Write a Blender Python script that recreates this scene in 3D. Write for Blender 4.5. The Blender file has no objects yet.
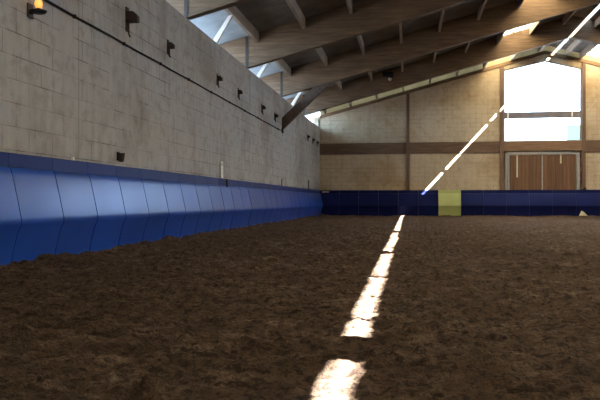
import bpy, bmesh, math, random
from mathutils import Vector, noise
random.seed(7)
S = bpy.context.scene
COL = S.collection
PI = math.pi

# ------------------------------------------------------------------ constants (metres)
XL, XR, XM = -4.03, 15.97, 5.97          # left wall, right wall, ridge
YE, YB = 32.1, -8.0                      # far end wall, wall behind
WT = 4.07                                # top of left wall
PITCH = 0.268
def bot(x):                              # underside of the rafters
    return 4.08 + PITCH * ((x - XL) if x <= XM else (XR - x))
PUR, DECK = 0.54, 0.80                   # heights over rafter underside
FR = [-0.25, 6.1, 12.5, 17.4, 22.3, 27.2]   # roof frames
SLIT = 0.062; XS = 6.54            # half width and middle of the clear strip

# ------------------------------------------------------------------ materials
def mat(name):
    m = bpy.data.materials.new(name); m.use_nodes = True
    nt = m.node_tree; b = nt.nodes['Principled BSDF']
    return m, nt, b
def node(nt, t, **kw):
    n = nt.nodes.new(t)
    for k, v in kw.items():
        if k.startswith('i_'):
            key = k[2:]
            n.inputs[int(key) if key.isdigit() else key.replace('_', ' ')].default_value = v
        else: setattr(n, k, v)
    return n
def lk(nt, a, b): nt.links.new(a, b)
def ramp(nt, fac, stops):
    r = node(nt, 'ShaderNodeValToRGB')
    e = r.color_ramp.elements
    while len(e) < len(stops): e.new(0.5)
    for el, (p, c) in zip(e, stops):
        el.position = p; el.color = (*c, 1) if len(c) == 3 else c
    lk(nt, fac, r.inputs[0]); return r.outputs[0]
def mixc(nt, fac, a, b, mode='MIX'):
    m = node(nt, 'ShaderNodeMix', data_type='RGBA', blend_type=mode)
    for sock, v in ((m.inputs[0], fac), (m.inputs[6], a), (m.inputs[7], b)):
        if hasattr(v, 'is_linked'): lk(nt, v, sock)
        elif isinstance(v, (int, float)): sock.default_value = v
        else: sock.default_value = (*v, 1)
    return m.outputs[2]
def pos(nt, scale=(1, 1, 1), obj=True):
    tc = node(nt, 'ShaderNodeTexCoord')
    mp = node(nt, 'ShaderNodeMapping'); mp.inputs['Scale'].default_value = scale
    lk(nt, tc.outputs['Object'], mp.inputs[0]); return mp.outputs[0]
def nz(nt, vec, scale, detail=4, rough=.55):
    n = node(nt, 'ShaderNodeTexNoise'); n.inputs['Scale'].default_value = scale
    n.inputs['Detail'].default_value = detail; n.inputs['Roughness'].default_value = rough
    lk(nt, vec, n.inputs['Vector']); return n.outputs[0]
def bump(nt, b, h, strength=.3, dist=.02):
    n = node(nt, 'ShaderNodeBump'); n.inputs['Strength'].default_value = strength
    n.inputs['Distance'].default_value = dist
    lk(nt, h, n.inputs['Height']); lk(nt, n.outputs[0], b.inputs['Normal'])

def plain(name, col, rough=.6, metal=0, var=.15, scale=8):
    m, nt, b = mat(name)
    n = nz(nt, pos(nt), scale)
    lk(nt, ramp(nt, n, [(.3, tuple(c*(1-var) for c in col)), (.7, tuple(min(1, c*(1+var)) for c in col))]), b.inputs['Base Color'])
    b.inputs['Roughness'].default_value = rough; b.inputs['Metallic'].default_value = metal
    return m

def block_wall(name, ca, cb, mortar, axis, bw, bh, joints, stain, streak):
    m, nt, b = mat(name)
    tc = node(nt, 'ShaderNodeTexCoord'); sp = node(nt, 'ShaderNodeSeparateXYZ')
    lk(nt, tc.outputs['Object'], sp.inputs[0])
    cb_ = node(nt, 'ShaderNodeCombineXYZ')
    lk(nt, sp.outputs[axis], cb_.inputs[0]); lk(nt, sp.outputs[2], cb_.inputs[1])
    bk = node(nt, 'ShaderNodeTexBrick')
    bk.inputs['Scale'].default_value = 1; bk.inputs['Brick Width'].default_value = bw
    bk.inputs['Row Height'].default_value = bh; bk.inputs['Mortar Size'].default_value = .006
    bk.inputs['Mortar Smooth'].default_value = .6
    bk.inputs['Color1'].default_value = (*ca, 1); bk.inputs['Color2'].default_value = (*cb, 1)
    bk.inputs['Mortar'].default_value = (*mortar, 1)
    lk(nt, cb_.outputs[0], bk.inputs['Vector'])
    col = bk.outputs['Color']
    # uneven whitewash hides much of the joints
    wash = nz(nt, pos(nt), .9, 5)
    col = mixc(nt, ramp(nt, wash, [(.32, (.25, .25, .25)), (.55, (.93, .93, .93))]), col, tuple((x+y)/2 for x, y in zip(ca, cb)))
    # open, dirty joints here and there
    jn = nz(nt, pos(nt), 1.6, 4, .7)
    jm = node(nt, 'ShaderNodeMath', operation='MULTIPLY'); lk(nt, bk.outputs['Fac'], jm.inputs[0]); lk(nt, ramp(nt, jn, [(.44, (0, 0, 0)), (.6, (.9, .9, .9))]), jm.inputs[1])
    col = mixc(nt, jm.outputs[0], col, tuple(c*.35 for c in mortar))
    # vertical streaks
    sv = pos(nt, (6, 6, .35)); st = nz(nt, sv, 1.2, 4)
    col = mixc(nt, ramp(nt, st, [(.45, (0, 0, 0)), (.75, (streak,)*3)]), col, stain, 'MULTIPLY')
    # blotchy damp stains
    bl = nz(nt, pos(nt), .55, 6, .65)
    col = mixc(nt, ramp(nt, bl, [(.46, (0, 0, 0)), (.66, (.8, .8, .8))]), col, stain, 'MULTIPLY')
    fn = nz(nt, pos(nt), 4.5, 6, .75)
    col = mixc(nt, ramp(nt, fn, [(.36, (.55, .55, .55)), (.5, (0, 0, 0))]), col, stain, 'MULTIPLY')
    if joints:
        md = node(nt, 'ShaderNodeMath', operation='SUBTRACT'); lk(nt, sp.outputs[axis], md.inputs[0]); md.inputs[1].default_value = joints[0]
        mo = node(nt, 'ShaderNodeMath', operation='PINGPONG'); lk(nt, md.outputs[0], mo.inputs[0]); mo.inputs[1].default_value = joints[1]/2
        lt = node(nt, 'ShaderNodeMath', operation='LESS_THAN'); lk(nt, mo.outputs[0], lt.inputs[0]); lt.inputs[1].default_value = .014
        fm = node(nt, 'ShaderNodeMath', operation='MULTIPLY'); lk(nt, lt.outputs[0], fm.inputs[0]); fm.inputs[1].default_value = .55
        col = mixc(nt, fm.outputs[0], col, mortar)
    lk(nt, col, b.inputs['Base Color']); b.inputs['Roughness'].default_value = .9
    h = node(nt, 'ShaderNodeMath', operation='MULTIPLY_ADD')
    lk(nt, bk.outputs['Fac'], h.inputs[0]); h.inputs[1].default_value = -.6
    lk(nt, nz(nt, pos(nt), 30, 5), h.inputs[2])
    bump(nt, b, h.outputs[0], .35, .012)
    return m

def wood(name, dark, light, axis_scale, rough=.7, knots=True):
    m, nt, b = mat(name)
    n = nz(nt, pos(nt, axis_scale), 3, 6, .6)
    n2 = nz(nt, pos(nt), 1.1, 3)
    c = ramp(nt, n, [(.3, dark), (.7, light)])
    c = mixc(nt, ramp(nt, n2, [(.4, (0, 0, 0)), (.7, (.5, .5, .5))]), c, dark)
    lk(nt, c, b.inputs['Base Color']); b.inputs['Roughness'].default_value = rough
    bump(nt, b, n, .15, .01)
    return m

M = {}
M['wall_left'] = block_wall('left_block', (.41, .41, .42), (.33, .33, .338), (.18, .175, .17), 1, .5, .245, (8.15, 4.72), (.62, .57, .49), .38)
M['wall_end'] = block_wall('end_block', (.56, .49, .37), (.50, .43, .32), (.37, .31, .225), 0, .5, .2, None, (.74, .64, .5), .4)
M['rafter'] = wood('rafter_wood', (.09, .055, .030), (.22, .143, .08), (.5, 6, 6))
M['purlin'] = wood('purlin_wood', (.25, .205, .155), (.41, .35, .285), (6, .5, 6))
M['band'] = wood('band_wood', (.095, .058, .035), (.19, .12, .075), (.4, 6, 6))
M['lintel'] = wood('lintel_wood', (.13, .075, .04), (.28, .17, .10), (.4, 6, 6))
M['post'] = wood('post_wood', (.10, .06, .037), (.2, .125, .08), (6, 6, .4))
M['brace'] = wood('brace_wood', (.055, .034, .024), (.12, .075, .05), (3, 6, 3))
M['cream'] = wood('cream_wood', (.55, .52, .36), (.8, .77, .58), (.4, 6, 6))
M['endtrim'] = wood('verge_wood', (.12, .07, .035), (.24, .15, .08), (.4, 6, 6))
M['white'] = plain('white_paint', (.8, .79, .76), .5, var=.05)
M['steel'] = plain('dark_steel', (.045, .04, .038), .55, .6)
M['rust'] = plain('rusty_iron', (.05, .035, .028), .8, .2)
M['galv'] = plain('galvanised', (.36, .37, .38), .45, .7)
M['black'] = plain('black_rubber', (.010, .010, .011), .9)
M['outside'] = plain('asphalt', (.085, .09, .10), .95, scale=2)
M['grey_rail'] = plain('grey_rail', (.17, .165, .19), .8, scale=6)
M['sheet'] = None

def deck_mat():
    m, nt, b = mat('fibre_cement_sheet')
    n = nz(nt, pos(nt), 2.5, 5)
    c = ramp(nt, n, [(.3, (.085, .07, .054)), (.7, (.16, .135, .108))])
    lk(nt, c, b.inputs['Base Color']); b.inputs['Roughness'].default_value = .85
    w = node(nt, 'ShaderNodeTexWave', bands_direction='Y'); w.inputs['Scale'].default_value = 1.8
    lk(nt, pos(nt), w.inputs['Vector']); bump(nt, b, w.outputs[0], .5, .04)
    return m
M['deck'] = deck_mat()
M['soffit'] = plain('pale_soffit', (.34, .39, .42), .7, var=.15, scale=3)

def blue_mat(name, ca, cb, rough, spec=(1, 1, 1), lev=.6):
    m, nt, b = mat(name)
    oi = node(nt, 'ShaderNodeObjectInfo')
    of = node(nt, 'ShaderNodeMath', operation='MULTIPLY'); lk(nt, oi.outputs['Random'], of.inputs[0]); of.inputs[1].default_value = 40
    def pos_(sc):
        a = node(nt, 'ShaderNodeVectorMath', operation='ADD'); lk(nt, pos(nt, sc), a.inputs[0]); lk(nt, of.outputs[0], a.inputs[1]); return a.outputs[0]
    n = nz(nt, pos_((1, 1, 1)), 1.5, 3, .5)
    c = ramp(nt, n, [(.25, ca), (.75, cb)])
    hv = node(nt, 'ShaderNodeHueSaturation'); lk(nt, c, hv.inputs['Color'])
    mr = node(nt, 'ShaderNodeMapRange'); lk(nt, oi.outputs['Random'], mr.inputs[0])
    mr.inputs[3].default_value = .88; mr.inputs[4].default_value = 1.12
    lk(nt, mr.outputs[0], hv.inputs['Value'])
    c = hv.outputs[0]
    lk(nt, c, b.inputs['Base Color'])
    lk(nt, ramp(nt, nz(nt, pos_((1, 1.5, 1)), 1.2, 2), [(.3, (rough,)*3), (.7, (rough+.03,)*3)]), b.inputs['Roughness'])
    b.inputs['Specular IOR Level'].default_value = lev
    b.inputs['Specular Tint'].default_value = (*spec, 1)
    return m
M['blue'] = blue_mat('blue_board', (.014, .056, .30), (.018, .068, .37), .282, (.12, .36, 1), .6)
M['navy'] = blue_mat('navy_board', (.009, .013, .068), (.012, .017, .088), .34, (.2, .3, .9), .3)
M['rail'] = blue_mat('rail_blue', (.007, .017, .115), (.010, .022, .145), .45, (.15, .35, 1), .2)  # darker blue puts the shade on the boards' top band into its colour
M['green'] = blue_mat('green_board', (.38, .46, .16), (.48, .55, .22), .45)

def soil_mat():
    m, nt, b = mat('soil')
    p = pos(nt)
    big = nz(nt, p, .6, 5, .6); mid = nz(nt, p, 5, 6, .65); fine = nz(nt, p, 45, 6, .7)
    c = ramp(nt, mid, [(.28, (.060, .037, .024)), (.5, (.15, .101, .068)), (.72, (.34, .25, .18))])
    c = mixc(nt, ramp(nt, big, [(.4, (0, 0, 0)), (.65, (.6, .6, .6))]), c, (.098, .058, .036))
    c = mixc(nt, ramp(nt, fine, [(.35, (.75, .75, .75)), (.6, (0, 0, 0))]), c, (.056, .04, .03))
    gr = nz(nt, p, 17, 6, .75)
    c = mixc(nt, ramp(nt, gr, [(.41, (.8, .8, .8)), (.51, (0, 0, 0))]), c, (.030, .019, .013))  # dark specks: moist grains, plus shadows between clumps put into the colour
    lk(nt, c, b.inputs['Base Color']); b.inputs['Roughness'].default_value = .95
    b.inputs['Specular IOR Level'].default_value = .15
    a = node(nt, 'ShaderNodeMath', operation='MULTIPLY_ADD'); lk(nt, nz(nt, p, 90, 5, .7), a.inputs[0]); a.inputs[1].default_value = .4; lk(nt, fine, a.inputs[2])
    bump(nt, b, a.outputs[0], 1, .05)
    return m
M['soil'] = soil_mat()

def glass_mat(name, tint=(1, 1, 1), refl=.06):
    m = bpy.data.materials.new(name); m.use_nodes = True; nt = m.node_tree
    nt.nodes.clear()
    o = node(nt, 'ShaderNodeOutputMaterial'); t = node(nt, 'ShaderNodeBsdfTransparent'); g = node(nt, 'ShaderNodeBsdfGlossy')
    t.inputs[0].default_value = (*tint, 1); g.inputs['Roughness'].default_value = .05
    mx = node(nt, 'ShaderNodeMixShader'); mx.inputs[0].default_value = refl
    lk(nt, t.outputs[0], mx.inputs[1]); lk(nt, g.outputs[0], mx.inputs[2]); lk(nt, mx.outputs[0], o.inputs[0])
    return m
M['glass'] = glass_mat('window_glass'); M['blue_glass'] = glass_mat('blue_tinted_glass', (.33, .36, .35), .06)

def frosted(name, ca, cb):
    m = bpy.data.materials.new(name); m.use_nodes = True; nt = m.node_tree
    nt.nodes.clear()
    o = node(nt, 'ShaderNodeOutputMaterial'); t = node(nt, 'ShaderNodeBsdfTranslucent'); d = node(nt, 'ShaderNodeBsdfDiffuse')
    c = ramp(nt, nz(nt, pos(nt), 2.5, 5, .7), [(.35, ca), (.65, cb)])
    lk(nt, c, t.inputs[0]); lk(nt, c, d.inputs[0])
    mx = node(nt, 'ShaderNodeMixShader'); mx.inputs[0].default_value = .4
    lk(nt, t.outputs[0], mx.inputs[1]); lk(nt, d.outputs[0], mx.inputs[2]); lk(nt, mx.outputs[0], o.inputs[0])
    return m
def skylight_mat():
    m = bpy.data.materials.new('translucent_sheet'); m.use_nodes = True; nt = m.node_tree
    nt.nodes.clear()
    o = node(nt, 'ShaderNodeOutputMaterial'); t = node(nt, 'ShaderNodeBsdfTranslucent'); d = node(nt, 'ShaderNodeBsdfDiffuse')
    c = ramp(nt, nz(nt, pos(nt, (2.2, 1, 1)), 3.5, 5, .7), [(.44, (.03, .022, .013)), (.55, (.47, .37, .23))])
    lk(nt, c, t.inputs[0]); lk(nt, c, d.inputs[0])
    mx = node(nt, 'ShaderNodeMixShader'); mx.inputs[0].default_value = .25
    lk(nt, t.outputs[0], mx.inputs[1]); lk(nt, d.outputs[0], mx.inputs[2]); lk(nt, mx.outputs[0], o.inputs[0])
    return m
M['sky'] = skylight_mat()
M['verge'] = frosted('verge_sheet', (.42, .36, .24), (.54, .47, .33))

def planks():
    m, nt, b = mat('door_planks')
    tc = node(nt, 'ShaderNodeTexCoord'); sp = node(nt, 'ShaderNodeSeparateXYZ'); lk(nt, tc.outputs['Object'], sp.inputs[0])
    sc = node(nt, 'ShaderNodeMath', operation='MULTIPLY'); lk(nt, sp.outputs[0], sc.inputs[0]); sc.inputs[1].default_value = 1/.16
    fl = node(nt, 'ShaderNodeMath', operation='FLOOR'); lk(nt, sc.outputs[0], fl.inputs[0])
    fr = node(nt, 'ShaderNodeMath', operation='FRACT'); lk(nt, sc.outputs[0], fr.inputs[0])
    wn = node(nt, 'ShaderNodeTexWhiteNoise', noise_dimensions='1D'); lk(nt, fl.outputs[0], wn.inputs['W'])
    c = ramp(nt, wn.outputs[0], [(0, (.085, .042, .022)), (1, (.22, .115, .062))])
    g = nz(nt, pos(nt, (12, 12, .6)), 2, 5)
    c = mixc(nt, .5, c, ramp(nt, g, [(.3, (.07, .035, .018)), (.7, (.24, .13, .07))]))
    lt = node(nt, 'ShaderNodeMath', operation='LESS_THAN'); lk(nt, fr.outputs[0], lt.inputs[0]); lt.inputs[1].default_value = .06
    c = mixc(nt, lt.outputs[0], c, (.02, .012, .008))
    lk(nt, c, b.inputs['Base Color']); b.inputs['Roughness'].default_value = .7
    return m
M['planks'] = planks()

def emis(name, col, s):
    m, nt, b = mat(name)
    b.inputs['Base Color'].default_value = (.5, .3, .12, 1)
    b.inputs['Emission Color'].default_value = (*col, 1); b.inputs['Emission Strength'].default_value = s
    return m
M['bulb'] = emis('warm_bulb', (1, .36, .07), .28)
M['milk'] = plain('milk_glass', (.8, .8, .78), .3, var=.03)

# ------------------------------------------------------------------ mesh helpers
class MB:
    def __init__(s): s.bm = bmesh.new()
    def box(s, x0, x1, y0, y1, z0, z1, bevel=0):
        v = [s.bm.verts.new((x, y, z)) for x in (x0, x1) for y in (y0, y1) for z in (z0, z1)]
        for f in ((0,1,3,2),(4,6,7,5),(0,4,5,1),(2,3,7,6),(0,2,6,4),(1,5,7,3)):
            s.bm.faces.new([v[i] for i in f])
        return s
    def prism(s, pts, axis, a, b):
        """polygon pts in the plane normal to axis ('x': (y,z), 'y': (x,z), 'z': (x,y)) extruded a..b"""
        def P(p, t):
            return {'x': (t, p[0], p[1]), 'y': (p[0], t, p[1]), 'z': (p[0], p[1], t)}[axis]
        A = [s.bm.verts.new(P(p, a)) for p in pts]; B = [s.bm.verts.new(P(p, b)) for p in pts]
        n = len(pts)
        s.bm.faces.new(A); s.bm.faces.new(B[::-1])
        for i in range(n):
            s.bm.faces.new((A[i], B[i], B[(i+1) % n], A[(i+1) % n]))
        return s
    def tube(s, pts, r, n=8):
        rings = []
        pts = [Vector(p) for p in pts]
        for i, p in enumerate(pts):
            d = (pts[min(i+1, len(pts)-1)] - pts[max(i-1, 0)]).normalized()
            a = d.orthogonal().normalized() if i == 0 else (rings_a - d * rings_a.dot(d)).normalized()
            rings_a = a; b = d.cross(a)
            rr = r[i] if isinstance(r, (list, tuple)) else r
            rings.append([s.bm.verts.new(p + (a*math.cos(t) + b*math.sin(t))*rr) for t in [2*PI*k/n for k in range(n)]])
        for A, B in zip(rings, rings[1:]):
            for k in range(n): s.bm.faces.new((A[k], A[(k+1) % n], B[(k+1) % n], B[k]))
        s.bm.faces.new(rings[0][::-1]); s.bm.faces.new(rings[-1]); return s
    def ball(s, c, r, seg=12, sz=(1, 1, 1)):
        g = bmesh.ops.create_uvsphere(s.bm, u_segments=seg, v_segments=seg//2+2, radius=r)
        for v in g['verts']: v.co = Vector((v.co.x*sz[0], v.co.y*sz[1], v.co.z*sz[2])) + Vector(c)
        return s
    def build(s, name, m, parent=None, smooth=False, bevel=0):
        bmesh.ops.recalc_face_normals(s.bm, faces=s.bm.faces)
        if bevel:
            bmesh.ops.bevel(s.bm, geom=list(s.bm.edges), offset=bevel, segments=2, affect='EDGES', clamp_overlap=True)
        me = bpy.data.meshes.new(name); s.bm.to_mesh(me); s.bm.free()
        me.materials.append(m)
        for p in me.polygons: p.use_smooth = smooth
        o = bpy.data.objects.new(name, me); COL.objects.link(o)
        if parent: o.parent = parent
        return o
def tag(o, label, cat, group=None):
    o['label'] = label; o['category'] = cat
    if group: o['group'] = group
    return o
def struct(o, label=None, cat=None):
    o['kind'] = 'structure'
    if label: o['label'] = label; o['category'] = cat
    return o
def empty(name, loc=(0, 0, 0)):
    o = bpy.data.objects.new(name, None); COL.objects.link(o); o.location = loc; return o
ORD = ['first', 'second', 'third', 'fourth', 'fifth', 'sixth', 'seventh', 'eighth', 'ninth', 'tenth', 'eleventh', 'twelfth',
       'thirteenth', 'fourteenth', 'fifteenth', 'sixteenth', 'seventeenth', 'eighteenth', 'nineteenth', 'twentieth',
       'twenty-first', 'twenty-second', 'twenty-third', 'twenty-fourth', 'twenty-fifth', 'twenty-sixth', 'twenty-seventh',
       'twenty-eighth', 'twenty-ninth', 'thirtieth', 'thirty-first', 'thirty-second', 'thirty-third']

# ------------------------------------------------------------------ floor of loose soil
def floor_h(x, y):
    v = Vector((x, y, 0))
    h = .035*noise.noise(v*.45) + .02*noise.noise(Vector((x*1.1, y*1.7, 3)))
    # worked soil: broken ridges, then clods
    w = noise.noise(Vector((x*2.6 + y*.5, y*5.2 - x*.6, 7.1)))
    h += .034*w
    c = noise.noise(v*9 + Vector((0, 0, 5)))
    h += .042*abs(c)
    if -4.1 < x < 7 and 0 < y < 22:
        h += .020*max(0, noise.noise(v*15)) + .016*noise.noise(v*26)
    # soil banked up against the boards
    dx = x + 3.95
    h += .085*math.exp(-(max(dx, 0)/.28)**1.3)*(.75 + .7*noise.noise(Vector((x*2, y*3.1, 9))))
    h += .05*math.exp(-(max(31.95 - y, 0)/.5))
    return h - .01
def steps(a, b, f):
    out = [a]
    while out[-1] < b: out.append(min(b, out[-1] + f(out[-1])))
    return out
xs = steps(XL - .02, XR, lambda x: .022 if x < 2.5 else (.04 if x < 6 else .12))
ys = steps(YB, YE, lambda y: .25 if y < .8 else max(.016, .0065*y))
def make_floor():
    verts = [(x, y, floor_h(x, y)) for y in ys for x in xs]
    n = len(xs)
    faces = [(j*n+i, j*n+i+1, (j+1)*n+i+1, (j+1)*n+i) for j in range(len(ys)-1) for i in range(n-1)]
    me = bpy.data.meshes.new('floor'); me.from_pydata(verts, [], faces); me.update()
    me.materials.append(M['soil'])
    for p in me.polygons: p.use_smooth = True
    o = bpy.data.objects.new('floor', me); COL.objects.link(o); struct(o)
make_floor()
# loose clods of soil lying on the floor
def clods():
    verts, faces = [], []
    base = bmesh.new(); bmesh.ops.create_icosphere(base, subdivisions=1, radius=1)
    bv = [v.co.copy() for v in base.verts]; bf = [[v.index for v in f.verts] for f in base.faces]; base.free()
    for k in range(7000):
        y = 1.6 + 14*random.random()**1.8; x = random.uniform(-3.9, min(6.5, 1.5 + y*.45))
        r = .003 + .010*random.random()**4
        if x < -3.3: r *= 1.3
        z = floor_h(x, y) - r*.1; o = len(verts)
        sx, sy, sz = (random.uniform(.7, 1.4)*r for _ in range(3))
        for c in bv:
            q = 1 + .35*noise.noise(c*2 + Vector((k, 0, 0)))
            verts.append((x + c.x*sx*q, y + c.y*sy*q, z + c.z*sz*q*.75))
        faces += [[i + o for i in f] for f in bf]
    me = bpy.data.meshes.new('soil_clods'); me.from_pydata(verts, [], faces); me.materials.append(M['soil'])
    o = bpy.data.objects.new('soil_clods', me); COL.objects.link(o)
    tag(o, 'crumbs and clods of dark brown soil strewn over the arena floor', 'soil'); o['kind'] = 'stuff'
clods()

# ------------------------------------------------------------------ walls
struct(MB().box(XL - .3, XL, YB - .3, YE + .3, -.2, WT).build('wall_left', M['wall_left']))
def end_wall():
    mb = MB(); T = (YE, YE + .3)
    x0, x1, zb = 4.2, 7.5, 3.34              # window opening (gable shaped) and door opening below it
    def top(x): return bot(x) + PUR
    dt = 2.9; d0, d1 = 4.26, 7.47
    mb.prism([(XL - .3, -.2), (x0, -.2), (x0, top(x0)), (XL - .3, bot(XL)+PUR-.08)], 'y', *T)
    mb.prism([(x1, -.2), (XR + .3, -.2), (XR + .3, bot(XR)+PUR-.08), (x1, top(x1))], 'y', *T)
    mb.box(x0, x1, T[0], T[1], dt, zb)
    mb.prism([(x0, 6.52), (XM, 6.90), (x1, 6.50), (x1, top(x1)), (XM, top(XM)), (x0, top(x0))], 'y', *T)
    mb.box(x0, x1, T[0] + .25, T[1] + .02, -.2, dt)
    return mb.build('wall_far', M['wall_end'])
struct(end_wall())
# wall to the right (out of the picture) and wall behind the camera
struct(MB().box(XR, XR + .3, YB - .3, YE + .3, -.2, WT).build('wall_right', M['wall_end']))
mb = MB(); T = (YB - .3, YB)
mb.prism([(XL - .3, -.2), (XR + .3, -.2), (XR + .3, bot(XR)+DECK-.12), (XM, bot(XM)+DECK-.02), (XL - .3, bot(XL)+DECK-.12)], 'y', *T)
struct(mb.build('wall_back', M['wall_end']))
struct(MB().box(-60, 70, -40, 110, -.45, -.25).build('ground', M['outside']))

# ------------------------------------------------------------------ roof covering
def slab(xa, xb, name, m, y0=YB - .4, y1=YE + .5, th=.04, lift=0):
    za, zb = bot(xa) + DECK + lift, bot(xb) + DECK + lift
    return MB().prism([(xa, za), (xb, zb), (xb, zb + th), (xa, za + th)], 'y', y0, y1).build(name, m)
def botx(x): return bot(x)
P0 = -3.75; PS = 1.18
pur_x = [P0 + PS*k for k in range(9)]                    # -3.75 ... 5.69
A, B = pur_x[6], pur_x[7]                                # the skylight strip lies between these two purlins
mir = lambda x: 2*XM - x
# opaque sheets, both slopes
mb = MB()
for xa, xb in ((-3.76, A), (B, XM), (XM, XS - SLIT), (XS + SLIT, mir(B)), (mir(A), mir(-3.76))):
    def zz(x): return (4.08 + PITCH*((x - XL) if x <= XM else (XR - x))) + DECK
    mb.prism([(xa, zz(xa)), (xb, zz(xb)), (xb, zz(xb) + .04), (xa, zz(xa) + .04)], 'y', YB - .4, YE + .5)
struct(mb.build('ceiling', M['deck']))
struct(slab(-4.9, -3.762, 'trim_5', M['soffit'])); struct(slab(mir(-3.762), mir(-4.9), 'trim_6', M['soffit']))
def corrugated(xa, xb, name, m, y0=YB - .4, y1=YE + .5):
    n = int((y1 - y0)/.045); v = []; f = []
    for j in range(n + 1):
        y = y0 + (y1 - y0)*j/n; w = .012*math.sin(2*PI*y/.18) + .02
        v += [(xa, y, bot(xa) + DECK + w), (xb, y, bot(xb) + DECK + w)]
    f = [(2*j, 2*j+1, 2*j+3, 2*j+2) for j in range(n)]
    me = bpy.data.meshes.new(name); me.from_pydata(v, [], f); me.materials.append(m)
    for p in me.polygons: p.use_smooth = True
    o = bpy.data.objects.new(name, me); COL.objects.link(o); return o
struct(corrugated(A, B, 'window_2', M['sky']))
struct(corrugated(mir(B), mir(A), 'window_3', M['sky']))
# clear ridge strip with glazing bars
def rz(x): return bot(x) + DECK + .045
def strip(lo, hi, ya, yb):
    a, b = XS - .16, XS + .16
    return MB().prism([(a, rz(a) + lo), (b, rz(b) + lo), (b, rz(b) + hi), (a, rz(a) + hi)], 'y', ya, yb)
ridge = struct(strip(.008, .018, YB - .4, YE + .5).build('window_4', M['glass']))
bars = [.34, 1.42, 2.87, 3.95, 5.03, 7.2, 8.3, 9.4, 10.5, 11.6, 13.6, 14.7, 15.8, 18.5, 19.6, 20.7, 23.4, 24.5, 25.6, 29.42, 30.48, 31.5]
for y in bars:
    w = .045 if y > 29 else .026
    strip(-.004, .006, y - w, y + w).build('glazing_bar', M['steel'], ridge)
strip(-.004, .006, 28.15, 28.83).build('ridge_board', M['steel'], ridge)

# ------------------------------------------------------------------ rafters
RN = ['rafter behind the camera', 'rafter overhead', 'rafter nearest in view', 'second rafter from the front', 'third rafter from the front', 'rafter nearest the far wall']
def rafter(y, side, label):
    f = (lambda x: x) if side == 'left' else mir
    W = .1
    xo, xi = -4.8, XM - .004
    P = [(xo, bot(XL) - PITCH*(XL*-1 + -xo*-1) if False else bot(XL) + PITCH*(xo - XL) + .25), (XL - .25, bot(XL) + .0), (XL + .03, bot(XL)), (xi, bot(xi)), (xi, bot(xi) + DECK - .006), (xo, bot(XL) + PITCH*(xo - XL) + DECK - .006)]
    P = [(f(a), b) for a, b in P]
    r = empty('roof_rafter', (f(XL), y, WT))
    tag(r, label, 'beam', 'glued timber roof rafters')
    def put(mb, name, m, bevel=0):
        o = mb.build(name, m, None, bevel=bevel); o.parent = r; o.matrix_parent_inverse.identity()
        o.location = -r.location; return o
    put(MB().prism(P, 'y', y - W, y + W), 'beam', M['rafter'])
    sx = sorted((f(XL - .035), f(XL + .035)))
    put(MB().box(sx[0], sx[1], y - W - .012, y - W, WT + .02, bot(XL) + DECK - .02), 'steel_strap', M['steel'])
    return r
places = ['behind the camera', 'just in front of the camera overhead', 'nearest in the picture, cut by its top edge', 'second back, ending on the wall', 'third back, with the brown knee brace under it', 'last before the far wall, with a small lamp on it']
for i, y in enumerate(FR):
    rafter(y, 'left', 'timber rafter, left slope, ' + places[i])
    rafter(y, 'right', 'timber rafter, right slope, ' + ['behind the camera', 'nearly overhead', 'out past the ridge, nearest', 'past the ridge, second back', 'past the ridge, third back', 'past the ridge, last before the far wall'][i])

# purlins between the rafters: one timber per bay
bays = [(FR[k] + .1, FR[k+1] - .1) for k in range(1, 5)] + [(FR[5] + .1, YE - .03)]
bayname = ['before the nearest rafter', 'between nearest and second rafters', 'between second and third rafters', 'between third and last rafters', 'between last rafter and far wall']
def purlin_mesh(x, L):
    z0, z1 = PUR, DECK - .006
    mb = MB(); w = .05
    return mb
for bi, (ya, yb) in enumerate(bays):
    for si, side in enumerate(('left', 'right')):
        for k, px in enumerate(pur_x):
            if side == 'right' and k < 5: continue       # far beyond the right edge of the picture
            x = px if side == 'left' else (mir(px) if k < 8 else 6.82)
            w = .036
            z = bot(x)
            sl = PITCH if side == 'left' else -PITCH
            pts = [(-w, PUR - sl*w), (w, PUR + sl*w), (w, DECK - .008 + sl*w), (-w, DECK - .008 - sl*w)]
            o = MB().prism(pts, 'y', 0, yb - ya).build('roof_purlin', M['purlin'])
            o.location = (x, ya, z)
            where = (ORD[k] + ' up from the left wall') if side == 'left' else (ORD[8-k] + ' down right slope from ridge')
            tag(o, 'purlin ' + bayname[bi] + ', ' + where, 'beam', 'roof purlins')

# knee brace under the third rafter
def brace():
    y = FR[4]
    a = [(XL + .01, 2.98), (XL + .01, 3.38), (-2.98, bot(-2.98) - .004), (-2.42, bot(-2.42) - .004)]
    r = tag(empty('knee_brace', (XL, y, 3.0)), 'dark brown diagonal timber brace between left wall and rafter', 'brace')
    o = MB().prism(a, 'y', y - .07, y + .07).build('brace_board', M['brace'], r); o.location = -r.location
    o = MB().box(XL + .002, XL + .05, y - .1, y + .1, 2.9, 3.05).build('wall_shoe', M['steel'], r); o.location = -r.location
    o = MB().box(XL + .002, XL + .04, y - .03, y + .03, 2.80, 2.895).build('fixing_block', M['white'], r); o.location = -r.location
brace()
# white struts from wall top to the eaves purlin
for y, d in ((9.6, 'near the lamp end of the wall'), (14.6, 'between the nearest and second rafters'), (18.95, 'between the second and third rafters'), (24.7, 'between the third and last rafters')):
    z1 = bot(-3.78) + PUR
    p = MB().prism([(XL - .16, WT + .003), (XL - .04, WT + .003), (-3.70, z1 - .006), (-3.80, z1 - .03)], 'y', y - .05, y + .05).build('eaves_strut', M['white'])
    tag(p, 'white leaning strut on the left wall top ' + d, 'strut', 'white eaves struts')

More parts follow.
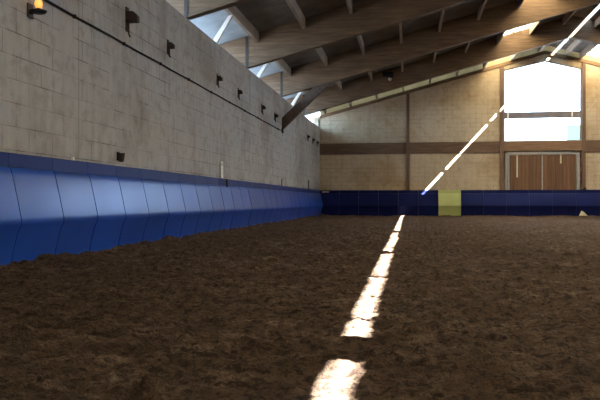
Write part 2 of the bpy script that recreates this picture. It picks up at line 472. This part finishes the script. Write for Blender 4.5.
# far gable: end beam, verge board, band, posts, lintel
def sloped(name, m, z0, z1, ya, yb, xa, xb):
    mb = MB()
    ends = [(xa, min(xb, XM))] if xa < XM else []
    if xb > XM: ends.append((max(xa, XM), xb))
    for p, q in ends:
        mb.prism([(p, bot(p) + z0), (q, bot(q) + z0), (q, bot(q) + z1), (p, bot(p) + z1)], 'y', ya, yb)
    return mb.build(name, m)
o = sloped('window_5', M['verge'], PUR + .02, DECK - .01, YE - .02, YE - .012, XL + .01, XR - .01); struct(o)
o = sloped('trim_2', M['endtrim'], PUR - .13, PUR + .018, YE - .05, YE - .001, XL + .01, XR - .01); struct(o)
struct(MB().box(XL + .005, 4.02, YE - .03, YE - .001, 2.83, 3.35).build('trim_3', M['band']))
struct(MB().box(7.66, XR - .005, YE - .03, YE - .001, 2.83, 3.35).build('trim_4', M['band']))
o = MB().box(-.07, .07, YE - .075, YE - .032, 1.19, bot(0) + PUR - .14).build('wall_post', M['post'])
tag(o, 'slim brown upright timber on the far wall, left of the green panel', 'post')
o = MB().box(4.03, 4.19, YE - .08, YE - .001, 1.19, bot(4.1) + PUR - .14).build('wall_post', M['post'])
tag(o, 'brown upright timber at left side of the gable window and door', 'post')
o = MB().box(7.51, 7.65, YE - .08, YE - .001, 1.19, bot(7.6) + PUR - .14).build('wall_post', M['post'])
tag(o, 'brown upright timber at right side of the gable window and door', 'post')
o = MB().box(XL - .055, XL - .012, YE - .06, YE - .002, WT, bot(XL) + PUR - .14).build('corner_post', M['steel'])
tag(o, 'thin dark corner post on the left wall top at far wall', 'post')
o = MB().box(4.2, 7.5, YE - .045, YE - .001, 2.93, 3.335).build('door_lintel', M['lintel'])
tag(o, 'wide brown timber lintel above the plank door', 'beam')
# gable window
w = struct(empty('window_1', (XM - .12, YE, 3.34)))
def wp(mb, name, m):
    o = mb.build(name, m, w); o.location = -w.location; return o
fr = MB(); x0, x1 = 4.2, 7.5; yy = (YE + .05, YE + .11)
fr.box(x0, x0 + .06, *yy, 3.34, 6.52); fr.box(x1 - .06, x1, *yy, 3.34, 6.5)
fr.prism([(x0, 6.46), (XM, 6.84), (x1, 6.44), (x1, 6.5), (XM, 6.90), (x0, 6.52)], 'y', *yy)
fr.box(x0 + .06, x1 - .06, *yy, 3.34, 3.38)
wp(fr, 'window_frame', M['galv'])
wp(MB().box(x0 + .02, x1 - .02, YE + .03, YE + .12, 4.36, 4.64), 'transom_rail', M['grey_rail'])
wp(MB().box(x0 + .15, x0 + .22, YE + .02, YE + .029, 4.30, 4.72), 'white_bracket', M['white'])
wp(MB().box(x1 - .42, x1 - .37, YE + .02, YE + .029, 4.30, 4.72), 'white_bracket', M['white'])
wp(MB().prism([(x0 + .06, 4.62), (x1 - .06, 4.62), (x1 - .06, 6.44), (XM, 6.84), (x0 + .06, 6.46)], 'y', YE + .075, YE + .085), 'pane', M['glass'])
wp(MB().box(x0 + .06, 6.88, YE + .075, YE + .085, 3.38, 4.40), 'pane', M['glass'])
wp(MB().box(6.9, x1 - .06, YE + .075, YE + .085, 3.38, 4.0), 'pane', M['blue_glass'])['label'] = 'pale blue tinted pane'
wp(MB().box(6.88, x1 - .06, YE + .06, YE + .1, 4.0, 4.02), 'glazing_bar', M['white'])
wp(MB().box(6.9, x1 - .06, YE + .075, YE + .085, 4.02, 4.40), 'pane', M['glass'])
# plank door
d = struct(empty('door_1', (XM - .1, YE, 0)))
def dp(mb, name, m):
    o = mb.build(name, m, d); o.location = -d.location; return o
dp(MB().box(4.46, 5.83, YE + .04, YE + .10, .05, 2.72), 'door_leaf', M['planks'])
dp(MB().box(5.88, 7.27, YE + .04, YE + .10, .05, 2.72), 'door_leaf', M['planks'])
dp(MB().box(5.825, 5.885, YE + .02, YE + .11, .05, 2.72), 'seam_strip', M['galv'])
dp(MB().box(4.28, 4.36, YE + .01, YE + .09, .0, 2.80), 'door_frame_jamb', M['galv'])
dp(MB().box(4.39, 4.45, YE + .02, YE + .09, .0, 2.74), 'door_frame_jamb', M['galv'])
dp(MB().box(7.28, 7.42, YE + .01, YE + .09, .0, 2.80), 'door_frame_jamb', M['galv'])
dp(MB().box(4.36, 7.28, YE + .01, YE + .1, 2.75, 2.86), 'door_track', M['galv'])
for x, z in ((4.78, 1.75), (6.63, 2.35)): dp(MB().box(x - .03, x + .03, YE + .01, YE + .039, z, 2.75), 'hanger_strap', M['cream'])

# ------------------------------------------------------------------ kickboards
BAND_PROF = [(.004, 1.19), (.036, 1.19), (.042, 1.18), (.046, 1.041), (.004, 1.041)]
PROF = [(.012, 1.039), (.054, 1.039), (.066, 1.02), (.085, .96), (.135, .74), (.180, .53), (.186, .49), (.180, .455), (.160, .42), (.135, .36), (.095, .20), (.075, .10), (.065, .02), (.06, -.06), (.012, -.06)]
def kick(name, L, m, loc, rot=0, g=.009, shaded_band=None):
    bm = bmesh.new()
    ny = 6; rows = []
    jit = random.uniform(-.002, .002); ph = random.random()*9
    for j in range(ny + 1):
        y = g + (L - 2*g)*j/ny
        rows.append([bm.verts.new((x + (jit +   .0006*math.sin(ph + j*.9 + z*3)) * (1 if 2 < i < 13 else 0), y, z)) for i, (x, z) in enumerate(PROF)])
    n = len(PROF)
    for a, b in zip(rows, rows[1:]):
        for i in range(n):
            bm.faces.new((a[i], b[i], b[(i+1) % n], a[(i+1) % n]))
    bm.faces.new(rows[0]); bm.faces.new(rows[-1][::-1])
    bmesh.ops.recalc_face_normals(bm, faces=bm.faces)
    me = bpy.data.meshes.new(name); bm.to_mesh(me); bm.free(); me.materials.append(m)
    for p in me.polygons: p.use_smooth = len(p.vertices) == 4
    me.set_sharp_from_angle(angle=math.radians(38))
    o = bpy.data.objects.new(name, me); COL.objects.link(o); o.location = loc; o.rotation_euler = (0, 0, rot)
    t = MB().prism(BAND_PROF, 'y', .004, L - .004).build('top_rail', shaded_band or m, o)  # top band split off the panel, on the left to carry the shade colour
    return o
PL = .88
y = 6.54 - 3*PL; k = 0
lefts = []
while y < YE - .3:
    L = min(PL, YE - .21 - y)
    if L < .3: break
    o = kick('kickboard', L, M['blue'], (XL, y, 0), shaded_band=M['rail']); lefts.append((o, y)); y += PL
vis = 0
for o, y in lefts:
    if y + PL < 6.3:
        lab = 'glossy blue kickboard panel at left wall, nearer than the picture edge'
    else:
        lab = 'glossy blue kickboard panel on the left wall, %s from the picture edge' % ORD[vis]; vis += 1
    tag(o, lab, 'panel', 'blue kickboard panels along the left wall')
x = XL + .02; k = 0; seq = []
while x < XR - .5:
    L = .893 if k < 6 else (.99 if k == 6 else .98)
    seq.append((x, L, k)); x += L; k += 1
for x, L, k in seq:
    if x > 10: break
    g = k == 6
    o = kick('kickboard', L, M['green' if g else 'navy'], (x, YE, 0), -PI/2, .0025)
    if g: lab = 'single pale green kickboard panel at the far wall'
    elif k < 6: lab = 'navy blue kickboard at far wall, %s from the left corner' % ORD[k]
    else: lab = 'navy blue kickboard at far wall, %s right of the green panel' % ORD[k-7]
    tag(o, lab, 'panel', None if g else 'blue kickboard panels along the far wall')

# ------------------------------------------------------------------ fittings on the left wall
def wall_bracket(y, z, s, label):
    r = tag(empty('wall_bracket', (XL, y, z)), label, 'bracket', 'rusty brackets high on the left wall')
    mb = MB(); mb.box(0.001, .012, -.05*s, .05*s, -.17*s, .15*s); mb.build('back_plate', M['rust'], r)
    mb = MB(); mb.prism([(.012, -.05*s), (.16*s, -.05*s), (.16*s, .03*s), (.10*s, .09*s), (.012, .09*s)], 'y', -.045*s, .045*s); mb.build('bracket_block', M['rust'], r, bevel=.004)
    MB().tube([(.03, 0, -.05*s), (.03, 0, -.20*s), (.05, 0, -.24*s)], .012).build('hook', M['rust'], r)
wb = [(9.65, 3.34, 1.1, 'biggest rusty bracket on left wall, first from the wall lamp'), (11.4, 3.32, 0.75, 'rusty bracket on left wall, second from the wall lamp'),
      (14.5, 3.30, 0.75, 'rusty bracket on left wall, third from the wall lamp'), (16.36, 3.30, 0.7, 'rusty bracket on left wall, fourth from the wall lamp'),
      (19.1, 3.29, 0.75, 'rusty bracket on left wall, second nearer than the knee brace'), (21.0, 3.29, 0.75, 'rusty bracket on left wall, just nearer than the knee brace'),
      (28.1, 3.30, 0.68, 'dark bracket on left wall beyond the knee brace, nearest of three'), (29.6, 3.30, 0.68, 'dark bracket on left wall beyond the knee brace, middle of three'),
      (31.0, 3.30, 0.68, 'dark bracket on left wall beyond the knee brace, closest to the far wall')]
for y, z, s, l in wb: wall_bracket(y, z, s, l)
# cable along the wall
c = tag(empty('wall_cable', (XL + .02, 3.0, 2.95)), 'thin black cable running along the left wall below the brackets', 'cable')
pts = [(0, t*.5, .004*math.sin(t*1.7)) for t in range(0, 39)]
MB().tube(pts, .014, 6).build('cable', M['black'], c)
for t in range(1, 39, 3):
    p = pts[t]; MB().box(-.019, .018, p[1] - .015, p[1] + .015, p[2] - .02, p[2] + .02).build('cable_clip', M['black'], c)
# wall lamp
l = tag(empty('wall_lamp', (XL, 7.0, 2.72)), 'small lit wall lamp with orange bulb on dark dish', 'lamp')
MB().box(.001, .02, -.05, .05, -.05, .10).build('back_plate', M['steel'], l)
mb = MB(); mb.tube([(.02, 0, .0), (.09, 0, .0)], .012)
mb.tube([(.11, 0, -.012), (.11, 0, .0), (.11, 0, .022)], [.04, .075, .09], 16); mb.build('dish', M['steel'], l)
MB().tube([(.11, 0, .022), (.11, 0, .05)], .022, 12).build('lamp_socket', M['steel'], l)
MB().ball((.11, 0, .095), .042, 14, (1, 1, 1.2)).build('bulb', M['bulb'], l, smooth=True)
# cup holder just above the boards
h = tag(empty('wall_cup', (XL, 9.32, 1.32)), 'small rusty cup holder on left wall just above kickboards', 'holder')
MB().tube([(.06, 0, -.07), (.06, 0, -.02), (.06, 0, .05)], [.03, .04, .05], 12).build('cup', M['rust'], h)
MB().box(.001, .02, -.03, .03, -.05, .07).build('wall_plate', M['rust'], h)
# letter plate
s = tag(empty('letter_plate', (XL, 14.8, 1.2)), 'narrow white letter plate standing on the left kickboards', 'sign')
MB().box(.02, .032, -.09, .09, .0, .36).build('plate', M['white'], s)
mb = MB()
ring = [(.034, .055*math.cos(2*PI*k/16), .30 + .035*math.sin(2*PI*k/16)) for k in range(17)]
mb.tube(ring, .006, 6); mb.build('mark', M['galv'], s)
for z in (.195, .09): MB().box(.032, .036, -.03, .03, z, z + .01).build('mark', M['galv'], s)
MB().box(.001, .02, -.02, .02, .05, .3).build('mount', M['steel'], s)
o = MB().prism([(-.08, .15), (.08, .15), (.035, 0), (.0, -.03), (-.03, .03)], 'x', .105, .125).build('rubber_flap', M['black']); o.location = (XL, 14.9, 1.03)
tag(o, 'small black flap hanging over the kickboard below the letter plate', 'flap')
o = MB().box(.012, .035, -.02, .02, 0, .035).build('white_clip', M['white']); o.location = (XL, 7.95, 1.192)
tag(o, 'small white clip on the top edge of the left kickboards', 'clip')
for y, hh, l in ((22.1, .22, 'thin dark peg on left wall above kickboards, below the knee brace'), (28.2, .36, 'thin dark peg on left wall above kickboards, nearest the far corner')):
    o = MB().tube([(.03, 0, 0), (.03, 0, hh)], .014, 6).build('wall_peg', M['steel']); o.location = (XL, y, 1.192); tag(o, l, 'peg')
o = MB().box(-.16, .16, -.055, -.043, 0, .05).build('white_tag', M['white']); o.location = (XL + .28, YE - .02, 1.09)
tag(o, 'small white tag on the far kickboard at the left corner', 'tag')
o = MB().ball((0, 0, .05), .06, 10, (1.2, .4, .8)).build('dark_knob', M['black'], None, True); o.location = (7.6, YE - .11, 1.195 - .0)
tag(o, 'small dark knob on top of the far kickboards right of the door', 'knob')
o = MB().prism([(-.16, 0), (.2, 0), (.04, .16), (-.06, .22)], 'y', -.03, 0).build('wood_scrap', M['cream']); o.location = (7.5, YE - .2, .06); 
tag(o, 'small pale scrap of wood leaning against far kickboard', 'scrap')
# lamp on the last rafter
l = tag(empty('rafter_lamp', (-.76, FR[5] - .1, 5.42)), 'small lamp with white globe fixed to last rafter', 'lamp')
MB().box(-.2, .2, -.12, -.002, .04, .22).build('housing', M['black'], l, bevel=.01)
MB().tube([(0.08, -.06, .04), (.08, -.06, .0)], .03, 10).build('lamp_socket', M['black'], l)
MB().ball((.08, -.06, -.05), .07, 14).build('globe', M['milk'], l, True)

# ------------------------------------------------------------------ light
W = bpy.data.worlds.new('sky'); S.world = W; W.use_nodes = True
bg = W.node_tree.nodes['Background']; bg.inputs[0].default_value = (.54, .76, 1, 1); bg.inputs[1].default_value = 2.5
sun = bpy.data.lights.new('sun', 'SUN'); sun.energy = 42; sun.angle = math.radians(.22); sun.color = (1, .96, .91)
so = bpy.data.objects.new('sun', sun); COL.objects.link(so)
so.rotation_euler = Vector((-1, .541, -1.09)).to_track_quat('-Z', 'Y').to_euler(); so.location = (20, -5, 25)

# ------------------------------------------------------------------ camera
cd = bpy.data.cameras.new('camera'); cd.sensor_width = 36; cd.lens = 42.0; cd.shift_y = 1/600; cd.clip_end = 400
co = bpy.data.objects.new('camera', cd); COL.objects.link(co)
co.location = (0, 0, .70); co.rotation_euler = (PI/2, 0, math.atan(108/700))
S.camera = co
S.cycles.max_bounces = 10; S.cycles.diffuse_bounces = 8; S.cycles.transparent_max_bounces = 12
S.cycles.sample_clamp_indirect = 3; S.cycles.caustics_reflective = False; S.cycles.caustics_refractive = False; S.cycles.blur_glossy = 1.0
S.view_settings.view_transform = 'Standard'; S.view_settings.look = 'None'
S.view_settings.gamma = 1; S.view_settings.use_curve_mapping = False
S.view_settings.exposure = 2.6
